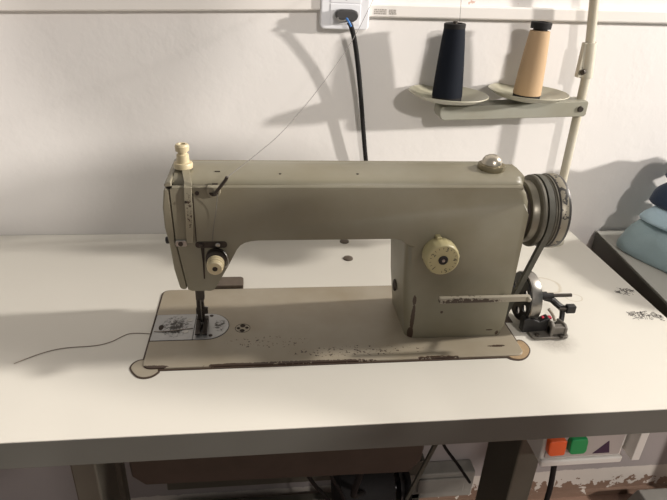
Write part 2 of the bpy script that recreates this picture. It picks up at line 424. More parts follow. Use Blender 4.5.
# arm + column casting, drawn as one outline
F = .042; Bk = .142
outl = [(.0448, .2125), (.0462, .151), (.0552, .0855), (.060, .0832), (.0815, .0828), (.0855, .0843), (.0885, .0885),
        (.1032, .1155)] + [(.1144, .1380), (.1185, .1432), (.1235, .1464), (.130, .1483), (.139, .1493)] + \
       [(.3005, .1493)] + [(.3085, .1475), (.3135, .143), (.3155, .136)] + [(.318, .10), (.3215, .06), (.3255, .03), (.329, .0035)] + \
       [(.459, .0035), (.4605, .02), (.4612, .10), (.4612, .18), (.4595, .195), (.455, .206), (.449, .2125)]
bm = prism(outl, 'xz', F, Bk)
bm.edges.ensure_lookup_table()
big = [e for e in bm.edges if abs(e.verts[0].co.y - e.verts[1].co.y) < 1e-5 and e.verts[0].co.y < F + 1e-4 and (min(e.verts[0].co.x, e.verts[1].co.x) > .4485)and max(e.verts[0].co.z, e.verts[1].co.z) > .018]
left = [e for e in bm.edges if abs(e.verts[0].co.y - e.verts[1].co.y) < 1e-5 and .311 < min(e.verts[0].co.x, e.verts[1].co.x) and max(e.verts[0].co.x, e.verts[1].co.x) < .3295 and max(e.verts[0].co.z, e.verts[1].co.z) < .1431]
bmesh.ops.bevel(bm, geom=big, offset=.0075, segments=4, profile=.5, affect='EDGES')
left = [e for e in left if e.is_valid]
bmesh.ops.bevel(bm, geom=left, offset=.012, segments=5, profile=.5, affect='EDGES')
obj('arm_casting', bm, 'body', sm, .0032, 4, 40)
# top cover, a rounded loaf behind the front ridge
prof = [(.0530, .203), (.0533, .2125), (.0550, .2158), (.0585, .2182), (.0640, .2198), (.074, .2210), (.090, .2222), (.105, .2215), (.120, .2185), (.132, .2135), (.1385, .207), (.1405, .200)]
bm = prism(prof, 'yz', .0465, .4575)
prism([(.0424, .2110), (.0424, .2138), (.0436, .2154), (.0455, .2156), (.0470, .2142), (.0476, .2118)], 'yz', .0470, .4480, bm)
ends = [e for e in bm.edges if abs(e.verts[0].co.x - e.verts[1].co.x) < 1e-6 and e.verts[0].co.x > .45]
bmesh.ops.bevel(bm, geom=ends, offset=.014, segments=6, profile=.5, affect='EDGES')
obj('top_cover', bm, 'body', sm, .0015, 2)
# end cap between casting and wheel
obj('end_collar', lathe([(.047, -.01), (.047, .0012), (.044, .0035), (.038, .0045)], (.4600, .092, .1625), (1, 0, 0), 56), 'body', sm)
# face plate with its grimy seam
obj('seam_filler', prism([(.044, .2120), (.0456, .151), (.0546, .087), (.0566, .087), (.0476, .151), (.046, .2120)], 'xz', F + .0022, Bk - .004), 'seam', sm)
obj('seam_filler', box(.0405, .105, F + .003, .06, .2095, .2132), 'seam', sm)
fp = [(.0380, .2122), (.0350, .19), (.0350, .166), (.0386, .1436), (.0398, .128), (.041, .112), (.0458, .0862), (.050, .0842), (.0542, .0856), (.0452, .151), (.0440, .2122)]
obj('face_plate', prism(fp, 'xz', F + .0004, Bk - .006), 'head', sm, .0025, 3)
obj('face_plate_top', prism([(.0385, .2136), (.0380, .2165), (.0430, .2195), (.0462, .2198), (.0462, .2136)], 'xz', .0455, .132), 'head', sm, .003, 3)
# vertical cover strip that climbs over the top to the pressure screw
bm = bmesh.new()
path = [(F - .0022, .1478, .0585, .0660), (F - .0034, .1500, .0585, .0662), (F - .0034, .175, .0592, .0672), (F - .0034, .208, .0600, .0680), (F - .0018, .2150, .0600, .0682), (.0470, .2195, .0598, .0680), (.056, .2222, .0580, .0662), (.072, .2238, .0550, .0632), (.082, .2242, .0540, .0620)]
rows = []
for i, (y, z, x0, x1) in enumerate(path):
    a = path[max(i - 1, 0)]; b = path[min(i + 1, len(path) - 1)]
    t = Vector((0, b[0] - a[0], b[1] - a[1])).normalized(); n = Vector((0, -t.z, t.y)) * -1
    if n.y > 0 and i < 4: n = -n
    n = Vector((0, t.z, -t.y))          # towards the casting
    rows.append([bm.verts.new((x0, y, z)), bm.verts.new((x1, y, z)), bm.verts.new(Vector((x1, y, z)) + n * .0045), bm.verts.new(Vector((x0, y, z)) + n * .0045)])
for a, b in zip(rows, rows[1:]):
    for k in range(4): bm.faces.new([a[k], a[(k + 1) % 4], b[(k + 1) % 4], b[k]])
bm.faces.new(rows[0]); bm.faces.new(rows[-1][::-1])
obj('take_up_cover', bm, 'head', sm, .0012, 2)
obj('seam_filler', box(.0684, .0694, F - .0004, F + .004, .149, .2075), 'seam', sm)
# pressure adjusting screw, cream plastic
obj('pressure_screw', lathe([(.0105, 0), (.0108, .0045), (.0100, .0062), (.0072, .0066), (.0068, .0155), (.0052, .0165), (.0052, .0190), (.0076, .0200), (.0080, .0255), (.0066, .0275), (.0040, .0278), (.0036, .0262)], (.0555, .083, .2232), seg=32), 'cream', sm)
# thread guide: half round boss and oily pin
obj('thread_guide', prism(arc(.092, .2112, .0072, 180, 360, 12) + [(.0992, .2165), (.0848, .2165)], 'xz', F - .0045, F + .004), 'head', sm, .001, 2)
obj('guide_pin', tube([(.0925, .0365, .2085), (.0965, .034, .2145), (.1055, .030, .2275), (.1075, .0295, .2315)], .0019, 12), 'dark', sm)
bm = prism(arc(.092, .2112, .0050, 190, 350, 12), 'xz', F - .0052, F - .004); obj('guide_recess', bm, 'seam', sm)
for x, y in ((.0925, .052), (.094, .075)):
    obj('oil_hole', prism([(x - .003, y - .001), (x + .003, y - .001), (x + .003, y + .001), (x - .003, y + .001)], 'xy', .212, .2156 if y < .06 else .2218), 'seam', sm)
screw('screw', (.0735, F - .0001, .208), (0, -1, 0), .0024, 'dark', sm, .001)
screw('screw', (.0615, .0385, .199), (0, -1, 0), .0015, 'seam', sm, .0012)
for x in (.165, .255): obj('oil_hole', cyl((x, .07, .217), (x, .07, .2209), .0016, 12), 'seam', sm)
# slot of the take-up lever and the dark groove below it
s = rrect(.0675, .1035, .1408, .1486, .0036)
obj('lever_slot', prism(s, 'xz', F - .0012, F + .002), 'dark', sm, .0006)
obj('slot_screw', lathe([(.0026, 0), (.0026, .002), (.0018, .0026)], (.0745, F - .001, .1447), (0, -1, 0), 16), 'dark', sm)
obj('slot_screw', lathe([(.0026, 0), (.0026, .002), (.0018, .0026)], (.093, F - .001, .1452), (0, -1, 0), 16), 'steel', sm)
obj('thread_groove', prism([(.0735, .141), (.0775, .141), (.0765, .122), (.0758, .100), (.0745, .100), (.0745, .122)], 'xz', F - .0008, F + .002), 'seam', sm)
# side screws
screw('screw', (.0385, .049, .1478), (-1, 0, -.05), .0042, 'black', sm, .0045)
obj('thread_eye', prism(rrect(.046, .0585, .1435, .1512, .002), 'xz', F - .0022, F + .001), 'steel', sm, .0007)
screw('screw', (.0515, F - .002, .1470), (0, -1, 0), .0028, 'dark', sm, .001)
# tension assembly
ten = obj('tension_assembly', lathe([(.0120, 0), (.0120, .003), (.0082, .0035), (.0082, .006), (.0112, .0066), (.0116, .0074), (.0090, .0086), (.0112, .0096), (.0116, .0102), (.0090, .0112), (.0070, .0125)], (.0905, F + .0005, .1285), (0, -1, -.06), 40), 'dark', sm)
kn = bmesh.new(); prof = [(.0066, .0115), (.0098, .0125), (.0100, .0160), (.0094, .0165), (.0096, .0200), (.0088, .0205), (.0088, .0245), (.0076, .0262), (.0030, .0262), (.0030, .0245)]
lathe(prof, (.0905, F, .1285), (0, -1, -.06), 40, kn)
obj('tension_knob', kn, 'cream', ten)
obj('knob_hole', cyl((.0905, F - .0246, .1270), (.0905, F - .0264, .1269), .0029, 16), 'seam', ten)
obj('check_spring', tube([(.0995, .036, .139), (.1035, .033, .133), (.1045, .034, .124), (.101, .036, .118)], .0007, 6), 'steel', ten)
# needle bar, presser bar and foot
bm = cyl((.0635, .082, .092), (.0635, .082, .060), .0042, 20); box(.0582, .0690, .0775, .0865, .0475, .0625, bm)
obj('needle_bar', bm, 'dark', sm, .0008)
obj('needle', cyl((.0635, .081, .049), (.0640, .080, .005), .0010, 10, None, .0005), 'chrome', sm)
pf = obj('presser_bar', cyl((.0605, .088, .092), (.0605, .088, .030), .0034, 20), 'dark', sm)
bm = box(.0578, .0668, .084, .0925, .012, .040); box(.0565, .0715, .083, .089, .022, .031, bm)
obj('foot_shank', bm, 'dark', pf, .0012)
bm = bmesh.new()
for x0, x1 in ((.0560, .0620), (.0652, .0712)):
    prism([(.058, .009), (.060, .0052), (.093, .0052), (.095, .0105), (.088, .013), (.080, .0135), (.066, .0085)], 'yz', x0, x1, bm)
box(.0560, .0712, .084, .092, .0085, .0145, bm)
obj('presser_foot', bm, 'dark', pf, .0008)
screw('foot_screw', (.0675, .088, .028), (1, -.3, 0), .0032, 'steel', pf, .004)
# needle plate and slide plate
def ell(cx, cy, rx, ry, a0, a1, n=18): return [(cx + rx * math.cos(math.radians(a0 + (a1 - a0) * k / n)), cy + ry * math.sin(math.radians(a0 + (a1 - a0) * k / n))) for k in range(n + 1)]
P = [(.0535, .0540)] + ell(.070, .083, .0275, .029, -90, 90) + [(.0535, .1120)]
obj('plate_seam', prism([(-.0002, .0532)] + ell(.070, .083, .0283, .0298, -90, 90) + [(-.0002, .1128)], 'xy', .001, .0032), 'seam', sm)
npz = obj('needle_plate', prism(P, 'xy', .001, .0038), 'needleplate', sm, .0004, 1)
obj('slide_plate', prism([(0.0006, .0540), (.0529, .0540), (.0529, .1120), (.0010, .1120)], 'xy', .001, .0038), 'slideplate', sm, .0004, 1)
for (x, y) in ((.0735, .1065), (.0755, .0615)): screw('plate_screw', (x, y, .0037), (0, 0, 1), .0026, 'dark', npz, .0006)
bm = bmesh.new()
for y in (.075, .079, .083): box(.058, .069, y, y + .0016, .0036, .0044, bm)
obj('feed_dog', bm, 'dark', npz)
bm = prism(ell(.0105, .082, .0032, .0058, 0, 350, 16), 'xy', .0036, .0041); obj('finger_hole', bm, 'seam', sm)
for (x, y) in ((.043, .0715), (.0455, .0975)): obj('slide_screw', lathe([(.0040, 0), (.0038, .0006), (.0012, .0008)], (x, y, .0037), seg=20), 'steel', sm)
# inspection hole: ring and four dark drillings
bm = lathe([(.0100, 0), (.0100, .0003), (.0094, .0003), (.0094, 0)], (.1160, .0765, .0029), seg=32, cap=False); obj('inspection_ring', bm, 'seam', sm)
for dx, dy, r in ((-.0055, 0, .0022), (.0055, .0005, .0022), (0, .0055, .0034), (-.0005, -.0055, .0032)):
    obj('inspection_hole', cyl((.1160 + dx, .0765 + dy, .0027), (.1160 + dx, .0765 + dy, .0033), r, 18), 'seam', sm)
# brass-like oil sight cap
cap = obj('oil_sight', lathe([(.0150, 0), (.0165, .0015), (.0170, .005), (.0160, .0085), (.0130, .0095), (.0128, .0095)], (.4235, .088, .2190), seg=48), 'brass', sm)
obj('sight_dome', lathe([(.0125, 0), (.0120, .004), (.0095, .008), (.0055, .0105), (0, .0115)], (.4235, .088, .2280), seg=40), 'dome', cap)
# stitch length dial
D = Vector((.3555, .0, .1315))
bm = bmesh.new(); seg = 48; rings = []
for y, r, kn_ in ((F + .001, .0195, 0), (.0375, .0200, 0), (.0365, .0212, 1), (.0225, .0207, 1), (.0205, .0196, 0), (.0196, .0185, 0), (.0196, .0060, 0), (.0215, .0050, 0)):
    rings.append([bm.verts.new((D.x + (r - (.0006 if kn_ and k % 3 == 0 else 0)) * math.cos(2 * PI * k / seg), y, D.z + (r - (.0006 if kn_ and k % 3 == 0 else 0)) * math.sin(2 * PI * k / seg))) for k in range(seg)])
for a, b in zip(rings, rings[1:]):
    for k in range(seg): bm.faces.new([a[k], a[(k + 1) % seg], b[(k + 1) % seg], b[k]])
bm.faces.new(rings[0]); bm.faces.new(rings[-1])
dial = obj('stitch_dial', bm, 'dial', sm)
obj('dial_screw', lathe([(.0058, 0), (.0058, .003), (.0048, .0038), (.0026, .0038), (.0022, .0022)], (D.x, .0218, D.z), (0, -1, 0), 24), 'black', dial)
obj('dial_bolt', cyl((D.x, .0196, D.z), (D.x, .0178, D.z), .0020, 6), 'steel', dial)
bm = bmesh.new()
for i in range(18):
    a = math.radians(225 - i * 18.5)
    if i % 4 == 0: continue
    r0, r1 = .0145, .0168
    d = Vector((math.cos(a), 0, math.sin(a))); q = Vector((-d.z, 0, d.x)) * .0003
    c0 = Vector((D.x, .0194, D.z))
    v = [bm.verts.new(c0 + d * r + q * s) for r, s in ((r0, -1), (r1, -1), (r1, 1), (r0, 1))]; bm.faces.new(v)
obj('dial_ticks', bm, 'digits', dial)
def text_mesh(txt, size, loc, rot):
    cu = bpy.data.curves.new('t', 'FONT'); cu.body = txt; cu.size = size; cu.align_x = 'CENTER'; cu.align_y = 'CENTER'; cu.extrude = .00005
    to = bpy.data.objects.new('t', cu); C.objects.link(to); bpy.context.view_layer.update()
    me = bpy.data.meshes.new_from_object(to.evaluated_get(bpy.context.evaluated_depsgraph_get()))
    me.transform(Matrix.Translation(loc) @ rot); bpy.data.objects.remove(to); bpy.data.curves.remove(cu); return me
bm = bmesh.new()
for i, ch in enumerate('12345'):
    a = math.radians(225 - i * 74); r = .0142
    R = Matrix.Rotation(PI / 2, 4, 'X'); S = Matrix.Rotation(-(a - PI / 2), 4, 'Y')
    me = text_mesh(ch, .0075, Vector((D.x + r * math.cos(a), .0194, D.z + r * math.sin(a))), S @ R)
    bm.from_mesh(me); bpy.data.meshes.remove(me)
obj('dial_numbers', bm, 'digits', dial)
obj('dial_stop', box(D.x - .0065, D.x - .0005, .033, F + .001, D.z + .0195, D.z + .0235), 'dial', dial, .001)
# reverse lever
bm = prism(rrect(.3575, .4745, .0725, .0800, .0012, 3), 'xz', .0165, .0225)
rv = obj('reverse_lever', bm, 'lever', sm, .0008, 2)
obj('lever_pivot', cyl((.452, .0215, .0755), (.452, .046, .0625), .0028, 20), 'lever', rv)
obj('lever_tip', lathe([(.0028, 0), (.0030, .003), (.002, .0045)], (.4715, .0165, .0768), (0, -1, 0), 16), 'lever', rv)
obj('side_hole', lathe([(.0082, 0), (.0082, .0012), (.006, .0016)], (.3215, .0975, .052), (-1, 0, .05), 28), 'seam', sm)
# balance wheel: collar, dark gap, grooved pulley, chipped rim
HC = (.0, .088, .165)
bw = obj('balance_wheel', lathe([(.012, .4800), (.0395, .4800), (.0450, .4820), (.0462, .4838), (.0460, .4868), (.0420, .4885), (.0395, .4925), (.0420, .4962), (.0462, .4972), (.0466, .4982), (.0452, .4988), (.0452, .4998), (.0468, .5006), (.0468, .5022), (.0452, .5028)], (0, HC[1], HC[2]), (1, 0, 0), 64), 'groove', sm)
obj('wheel_collar', lathe([(.0350, .4705), (.0390, .4715), (.0398, .4735), (.0398, .4805), (.0385, .4812)], (0, HC[1], HC[2]), (1, 0, 0), 64), 'collar', bw)
obj('wheel_shaft', lathe([(.034, .462), (.034, .4715)], (0, HC[1], HC[2]), (1, 0, 0), 48), 'seam', bw)
obj('wheel_rim', lathe([(.0440, .5025), (.0470, .5028), (.0478, .5040), (.0480, .5140), (.0472, .5165), (.0440, .5180), (.020, .5185), (.018, .5200), (0, .5205)], (0, HC[1], HC[2]), (1, 0, 0), 64), 'rim', bw)

# ------------------------------------------------------------------ drive belt
bm = bmesh.new(); bx = .4925; rb = .0435
cyc = Vector((bx, HC[1], HC[2])); mot = Vector((.425, .25, -.53)); rm = .03
pts = []
for k in range(25):
    a = math.radians(205 - k * 190 / 24); pts.append(Vector((bx, cyc.y + rb * math.cos(a), cyc.z + rb * math.sin(a))))
for k in range(13):
    a = math.radians(20 - k * 172 / 12); pts.append(Vector((mot.x, mot.y + rm * math.cos(a), mot.z + rm * math.sin(a))))
n = len(pts); rings = []
for i, p in enumerate(pts):
    t = (pts[(i + 1) % n] - pts[i - 1]).normalized(); nn = Vector((0, -t.z, t.y))
    rings.append([bm.verts.new(p + Vector((1, 0, 0)) * a + nn * b) for a, b in ((-.0040, .0035), (.0040, .0035), (.0028, -.0035), (-.0028, -.0035))])
for i in range(n):
    a, b = rings[i], rings[(i + 1) % n]
    for k in range(4): bm.faces.new([a[k], a[(k + 1) % 4], b[(k + 1) % 4], b[k]])
belt = obj('drive_belt', bm, 'belt', None, .0006, 1, loc=(.4925, .09, .1)); tag(belt, 'dark worn rubber belt running from the handwheel down beside the machine', 'belt')
obj('belt_slot', box(.4785, .4900, .075, .165, -.005, .0006), 'gasket', tb)

# ------------------------------------------------------------------ bobbin winder
wd = thing('bobbin_winder', 'black and steel bobbin winder with holed wheel on the table below the handwheel', 'bobbin winder', (.535, .06, 0))
WC = Vector((.51, .080, .0400))
def wheel_holes():
    R = .0350; Ri = .0325; xf = .4935; seg = 60
    bm = lathe([(.004, 0), (Ri + .0003, 0), (Ri + .0003, .003), (.004, .003)], (xf, WC.y, WC.z), (1, 0, 0), 48)
    me = bpy.data.meshes.new('w'); bmesh.ops.recalc_face_normals(bm, faces=bm.faces); bm.to_mesh(me); bm.free()
    a = bpy.data.objects.new('w', me); C.objects.link(a); tmp = [a]
    bc = bmesh.new()
    for k in range(6):
        an = 2 * PI * k / 6 + .35
        c = (xf - .01, WC.y + .0205 * math.cos(an), WC.z + .0205 * math.sin(an)); cyl(c, (c[0] + .03, c[1], c[2]), .0056, 20, bc)
    bmesh.ops.recalc_face_normals(bc, faces=bc.faces)
    mc = bpy.data.meshes.new('c'); bc.to_mesh(mc); bc.free(); c_ = bpy.data.objects.new('c', mc); C.objects.link(c_)
    md = a.modifiers.new('b', 'BOOLEAN'); md.operation = 'DIFFERENCE'; md.object = c_; md.solver = 'EXACT'
    bpy.context.view_layer.update()
    rm_ = bpy.data.meshes.new_from_object(a.evaluated_get(bpy.context.evaluated_depsgraph_get()))
    out = bmesh.new(); out.from_mesh(rm_)
    for o_ in (a, c_): bpy.data.objects.remove(o_)
    for m_ in (me, mc, rm_): bpy.data.meshes.remove(m_)
    return out
wm = obj('winder_wheel', wheel_holes(), 'black', wd)
obj('wheel_tyre', lathe([(.0322, .4962), (.0342, .4952), (.0352, .4965), (.0352, .5090), (.0345, .5100), (.0322, .5100), (.0322, .4962)], (0, WC.y, WC.z), (1, 0, 0), 64, None, False), 'chrome', wm)
obj('wheel_hub', lathe([(.0045, -.006), (.0072, -.005), (.0072, .003), (.006, .005)], (.498, WC.y, WC.z), (1, 0, 0), 24), 'black', wm)
sp = obj('spindle', cyl((.512, WC.y, WC.z), (.5695, WC.y, WC.z), .0026, 16), 'dark', wd)
obj('spindle_housing', lathe([(.0058, 0), (.0058, .0160), (.0040, .0165), (.0040, .026)], (.5165, WC.y, WC.z), (1, 0, 0), 24), 'black', sp)
bm = prism(rrect(.500, .5520, .032, .068, .006), 'xy', .0012, .0045); obj('base_plate', bm, 'dullsteel', wd, .001)
bm = prism([(.034, .004), (.034, .020), (.040, .024), (.060, .018), (.063, .004)], 'yz', .5245, .5290); prism([(.034, .004), (.034, .016), (.040, .020), (.060, .016), (.063, .004)], 'yz', .5440, .548, bm)
box(.5245, .548, .036, .046, .005, .017, bm)
obj('bracket', bm, 'dullsteel', wd, .0014)
bm = prism([(.490, .003), (.5015, .003), (.5285, .006), (.531, .018), (.5245, .026), (.512, .020), (.497, .027), (.4895, .023)], 'xz', .046, .058)
obj('swing_arm', bm, 'black', wd, .002)
bm = tube([(.5315, WC.y, WC.z - .003), (.5415, .079, .034), (.5475, .074, .030), (.5535, .070, .026)], .0046, 10); tube([(.5535, .070, .030), (.5545, .066, .018), (.552, .060, .006)], .0036, 10, bm)
obj('trip_lever', bm, 'black', wd)
obj('thumb_screw', box(.5575, .5715, .062, .071, .0205, .0325), 'black', wd, .0022)
obj('thumb_screw_stem', cyl((.549, .068, .0265), (.560, .0665, .0265), .003, 12), 'dark', wd)
obj('latch', box(.517, .531, .050, .056, .0205, .0240), 'red', wd, .001)
obj('stop_latch', tube([(.530, .062, .030), (.535, .058, .024), (.538, .052, .0165)], .0022, 8), 'lever', wd)
screw('screw', (.540, .0335, .0045), (0, 0, 1), .0034, 'dark', wd)
screw('screw', (.508, .038, .0045), (0, 0, 1), .0030, 'dark', wd)

# ------------------------------------------------------------------ thread stand
ts = thing('thread_stand', 'cream painted thread stand pole with a grey arm carrying two spool discs', 'thread stand', (.664, .33, 0))
def on_pole(z): return Vector((.6635 - .014 * z if z < .30 else .6593 - .155 * (z - .30), .33, z))
PB = on_pole(0)
pole = obj('pole', tube([on_pole(0), on_pole(.15), on_pole(.285), on_pole(.315), on_pole(.45), on_pole(.62)], .0072, 28, smooth=0), 'pole', ts)
obj('pole_sleeve', cyl(on_pole(.290), on_pole(.343), .0100, 28), 'pole', ts, .0006, 1)
bm = box(on_pole(.31).x - .0165, on_pole(.31).x - .005, .3245, .3345, .2905, .343); obj('sleeve_flange', bm, 'pole', ts, .0015)
screw('sleeve_screw', (on_pole(.30).x - .0105, .3225, .300), (-1, -1, 0), .0042, 'dark', ts, .006)
obj('pole_foot', lathe([(.026, 0), (.026, .004), (.012, .008), (.010, .03)], (PB.x, PB.y, 0), seg=32), 'pole', ts)
# arm
def armz(x): return .2402 + (x - .55) * .040
bm = bmesh.new(); AX0, AX1 = .4210, .6640
pts = [(AX0 + .008, armz(AX0) - .0125), (AX1 - .003, armz(AX1) - .0125), (AX1, armz(AX1) - .009), (AX1, armz(AX1) + .0095), (AX1 - .002, armz(AX1) + .0125), (AX0 + .002, armz(AX0) + .0085), (AX0, armz(AX0) + .006), (AX0, armz(AX0) - .004), (AX0 + .003, armz(AX0) - .010)]
arm_o = obj('stand_arm', prism(pts, 'xz', .311, .345), 'arm', ts, .0025, 3)
screw('arm_bolt', (.6515, .3112, armz(.6515)), (0, -1, 0), .0048, 'dark', arm_o, .003)
DC = [Vector((.4325, .318, .2540)), Vector((.5615, .318, .2592))]
for i, c in enumerate(DC):
    dd = obj('spool_disc', lathe([(.010, -.0045), (.025, -.0030), (.048, .0022), (.0610, .0092), (.0622, .0099), (.0616, .0110), (.048, .0042), (.025, -.0004), (.0, -.0015)], c, (.02, 0, 1), 72), 'disc', ts)
    obj('spool_pin', cyl(c + Vector((0, 0, -.004)), c + Vector((.0, 0, .100)), .0025, 12), 'dark', dd)
# thread cones
def cone(name, c, lab, mat, h, r0, r1, r2, tilt):
    t = thing(name, lab, 'thread spool', c)
    R = Matrix.Rotation(math.radians(tilt), 4, 'Y')
    ax = R @ Vector((0, 0, 1))
    obj('cone_core', lathe([(r0 * .97, 0), (r0 * .98, .007), (r0 * .7, .0071), (r1 * .7, h - .010), (r1 * 1.0, h - .0095), (r1 * 1.03, h - .001), (r1 * .95, h), (r1 * .7, h), (r1 * .66, h - .006)], c, ax, 40), 'rubber', t)
    th = h - .012 if name == 'tan' else h - .006
    prof = [(r0 * .98, .0065)] + [(r0 + (r1 - r0) * s + .0007 * math.sin(PI * s), .007 + (th - .007) * s) for s in [k / 10 for k in range(11)]] + [(r1 * .8, th + .001)]
    obj('wound_thread', lathe(prof, c, ax, 48, None, True), mat, t)
    return t, ax
k1, ax1 = cone('thread_cone', DC[0] + Vector((-.0015, 0, -.0007)), 'black thread cone standing on the left disc of the thread stand', 'blackthread', .1120, .0232, .0156, .012, -1.2)
k2, ax2 = cone('thread_cone', DC[1] + Vector((-.0015, 0, -.0007)), 'tan thread cone with black ends standing on the right disc of the thread stand', 'tanthread', .1130, .0215, .0150, .012, 1.0)
for o_ in k2.children:
    if o_.name.startswith('wound'):   # the tan winding stops short of the black rim
        for v in o_.data.vertices: v.co.z = v.co.z * .93 + .0005
tip = obj('cone_tip', lathe([(.0035, 0), (.0035, .003), (.002, .004), (0, .0042)], DC[0] + Vector((-.0038, 0, .1105)), seg=16), 'dark', k1)

# ------------------------------------------------------------------ threads
bm = tube([(.4235, .33, .62), (.4300, .322, .46), (.4355, .3185, .3668)], .00030, 6, smooth=4)
tag(obj('sewing_thread', bm, 'darkthin', None, loc=(.4355, .318, .36)), 'thin dark thread rising straight up from the black cone', 'thread')
bm = tube([(.1078, .0288, .2315), (.1403, .07, .2450), (.1719, .11, .2617), (.2176, .17, .2989), (.2668, .25, .3445), (.2995, .30, .3905), (.33, .34, .44)], .00038, 6, smooth=4)
tag(obj('sewing_thread', bm, 'darkthin', None, loc=(.11, .03, .22)), 'thin thread climbing diagonally across the wall from the guide pin on the machine arm', 'thread')
bm = tube([(.0960, .0335, .2095), (.0935, .0385, .190), (.0890, .0395, .165), (.0872, .0395, .150)], .00038, 6, smooth=4)
tag(obj('sewing_thread', bm, 'darkthin', None, loc=(.09, .04, .18)), 'short fine thread running down the front of the machine head from guide to slot', 'thread')
P = [(-.150, .0213), (-.136, .032), (-.122, .0412), (-.106, .0475), (-.089, .0500), (-.072, .0508), (-.058, .0535), (-.046, .060), (-.037, .0690), (-.0290, .0748), (-.018, .0755), (-.006, .0740), (0, .0735)]
bm = tube([(x, y, .0006) for x, y in P] + [(.004, .073, .0046), (.012, .072, .0044), (.03, .074, .0044), (.052, .078, .0044)], .0005, 6, smooth=5)
tag(obj('loose_thread', bm, 'loose', None, loc=(-.06, .05, 0)), 'loose wavy grey thread end lying on the white table left of the machine bed', 'thread')

# ------------------------------------------------------------------ switch box
sw = thing('switch_box', 'white motor switch box with red and green buttons under the table front edge', 'switch', (.545, -.05, -.085))
bm = prism([(.4925, -.040), (.6080, -.040), (.6070, -.129), (.4955, -.129)], 'xz', -.060, -.005); obj('housing', bm, 'white', sw, .004, 3)
fc = obj('front_panel', prism(rrect(.4990, .6020, -.1165, -.060, .003), 'xz', -.0620, -.0600), 'swface', sw, .0008)
obj('bottom_lip', box(.4950, .6075, -.0650, -.058, -.1295, -.1185), 'white', sw, .003)
obj('red_button', prism([(.4975, -.0795), (.5170, -.0785), (.5190, -.0820), (.5205, -.1020), (.5190, -.1048), (.5010, -.1055), (.4975, -.1010), (.4955, -.0830)], 'xz', -.0700, -.0600), 'orange', sw, .002)
obj('green_button', prism([(.5260, -.0780), (.5450, -.0775), (.5475, -.0830), (.5490, -.0985), (.5465, -.1040), (.5290, -.1045), (.5255, -.1000), (.5240, -.0830)], 'xz', -.0700, -.0600), 'green', sw, .002)
obj('warning_triangle', prism([(.5640, -.1120), (.5870, -.1120), (.5815, -.0910)], 'xz', -.0626, -.0618), 'purple', sw)
tag(obj('switch_cable', tube([(.5380, -.030, -.128), (.5400, -.030, -.165), (.5450, -.030, -.235), (.545, -.02, -.36), (.56, .05, -.6), (.6, .1, -.742)], .0038, 12), 'rubber', None, loc=(.522, -.02, -.134)), 'black cable dropping from the bottom of the white switch box', 'cable')

# ------------------------------------------------------------------ clutch motor and the cords under the table
mo = thing('electric_motor', 'round black electric motor hanging under the table behind the crossbar shade', 'motor', (.31, .12, -.36))
obj('motor_body', lathe([(0, -.068), (.040, -.066), (.060, -.056), (.068, -.035), (.068, .035), (.060, .052), (.02, .060), (0, .060)], (.345, .25, -.53), (1, 0, 0), 48), 'rubber', mo)
obj('motor_hanger', box(.325, .365, .235, .265, -.47, -.038), 'stand', mo, .002)
obj('motor_pulley', lathe([(.010, 0), (.010, .043), (.036, .044), (.028, .055), (.036, .066), (.010, .067)], (.37, .25, -.53), (1, 0, 0), 40), 'black', mo)
tag(obj('hanging_cord', tube([(.186, .05, -.17), (.1900, .05, -.203), (.2120, .05, -.262), (.2400, .05, -.31), (.27, .06, -.40), (.30, .1, -.6), (.3, .12, -.74)], .0030, 10), 'rubber', None, loc=(.19, .05, -.2)), 'black cord curving down below the table, leftmost of the hanging cords', 'cord')
tag(obj('hanging_cord', tube([(.2240, .05, -.172), (.2280, .05, -.203), (.2440, .05, -.26), (.262, .07, -.315), (.285, .12, -.42), (.31, .18, -.49)], .0028, 10), 'rubber', None, loc=(.226, .05, -.2)), 'short black cord between the curving cord and the black motor', 'cord')
tag(obj('hanging_cord', tube([(.3020, .05, -.172), (.2980, .05, -.198), (.2850, .05, -.26), (.283, .07, -.32), (.30, .13, -.40), (.33, .2, -.48)], .0050, 10), 'rubber', None, loc=(.3, .05, -.19)), 'thick dark cord dropping into the top of the black motor', 'cord')
tag(obj('hanging_cord', tube([(.4015, .05, -.150), (.4080, .05, -.197), (.4400, .05, -.248), (.47, .06, -.30)], .0024, 10), 'rubber', None, loc=(.41, .05, -.19)), 'thin black cord slanting down beside the right table leg', 'cord')
jb = thing('junction_box', 'pale conduit box mounted low behind the table near the right leg', 'box', (.50, .36, -.6))
obj('box_body', box(.455, .625, .335, .374, -.68, -.600), 'leadgrey', jb, .004)
obj('box_lid', box(.49, .60, .329, .335, -.655, -.612), 'leadgrey', jb, .002)
bk = obj('concrete_block', prism([(1.02, -.75), (1.16, -.75), (1.13, -.69), (1.05, -.69)], 'xz', .22, .33), 'leadgrey', None, .006, loc=(1.09, .28, -.75)); tag(bk, 'grey block on the floor against the wall below the neighbouring table', 'block')

# ------------------------------------------------------------------ neighbouring table with folded cloth
nb = thing('side_table', 'grey neighbouring table with dark edge just right of the white sewing table', 'table', (1.1, .1, -.75))
top = [(.7755, .3675), (1.75, .3675), (1.75, -.5), (.690, -.5)]
obj('tabletop', prism([(x + .002, y) for x, y in top], 'xy', -.0015, 0), 'sidetop', nb)
obj('table_board', prism(top, 'xy', -.055, -.0016), 'sideedge', nb, .003)
for x, y in ((1.25, .30), (1.65, .30), (1.25, -.4), (1.65, -.4)): obj('leg', box(x, x + .04, y, y + .04, -.75, -.055), 'stand', nb, .003)

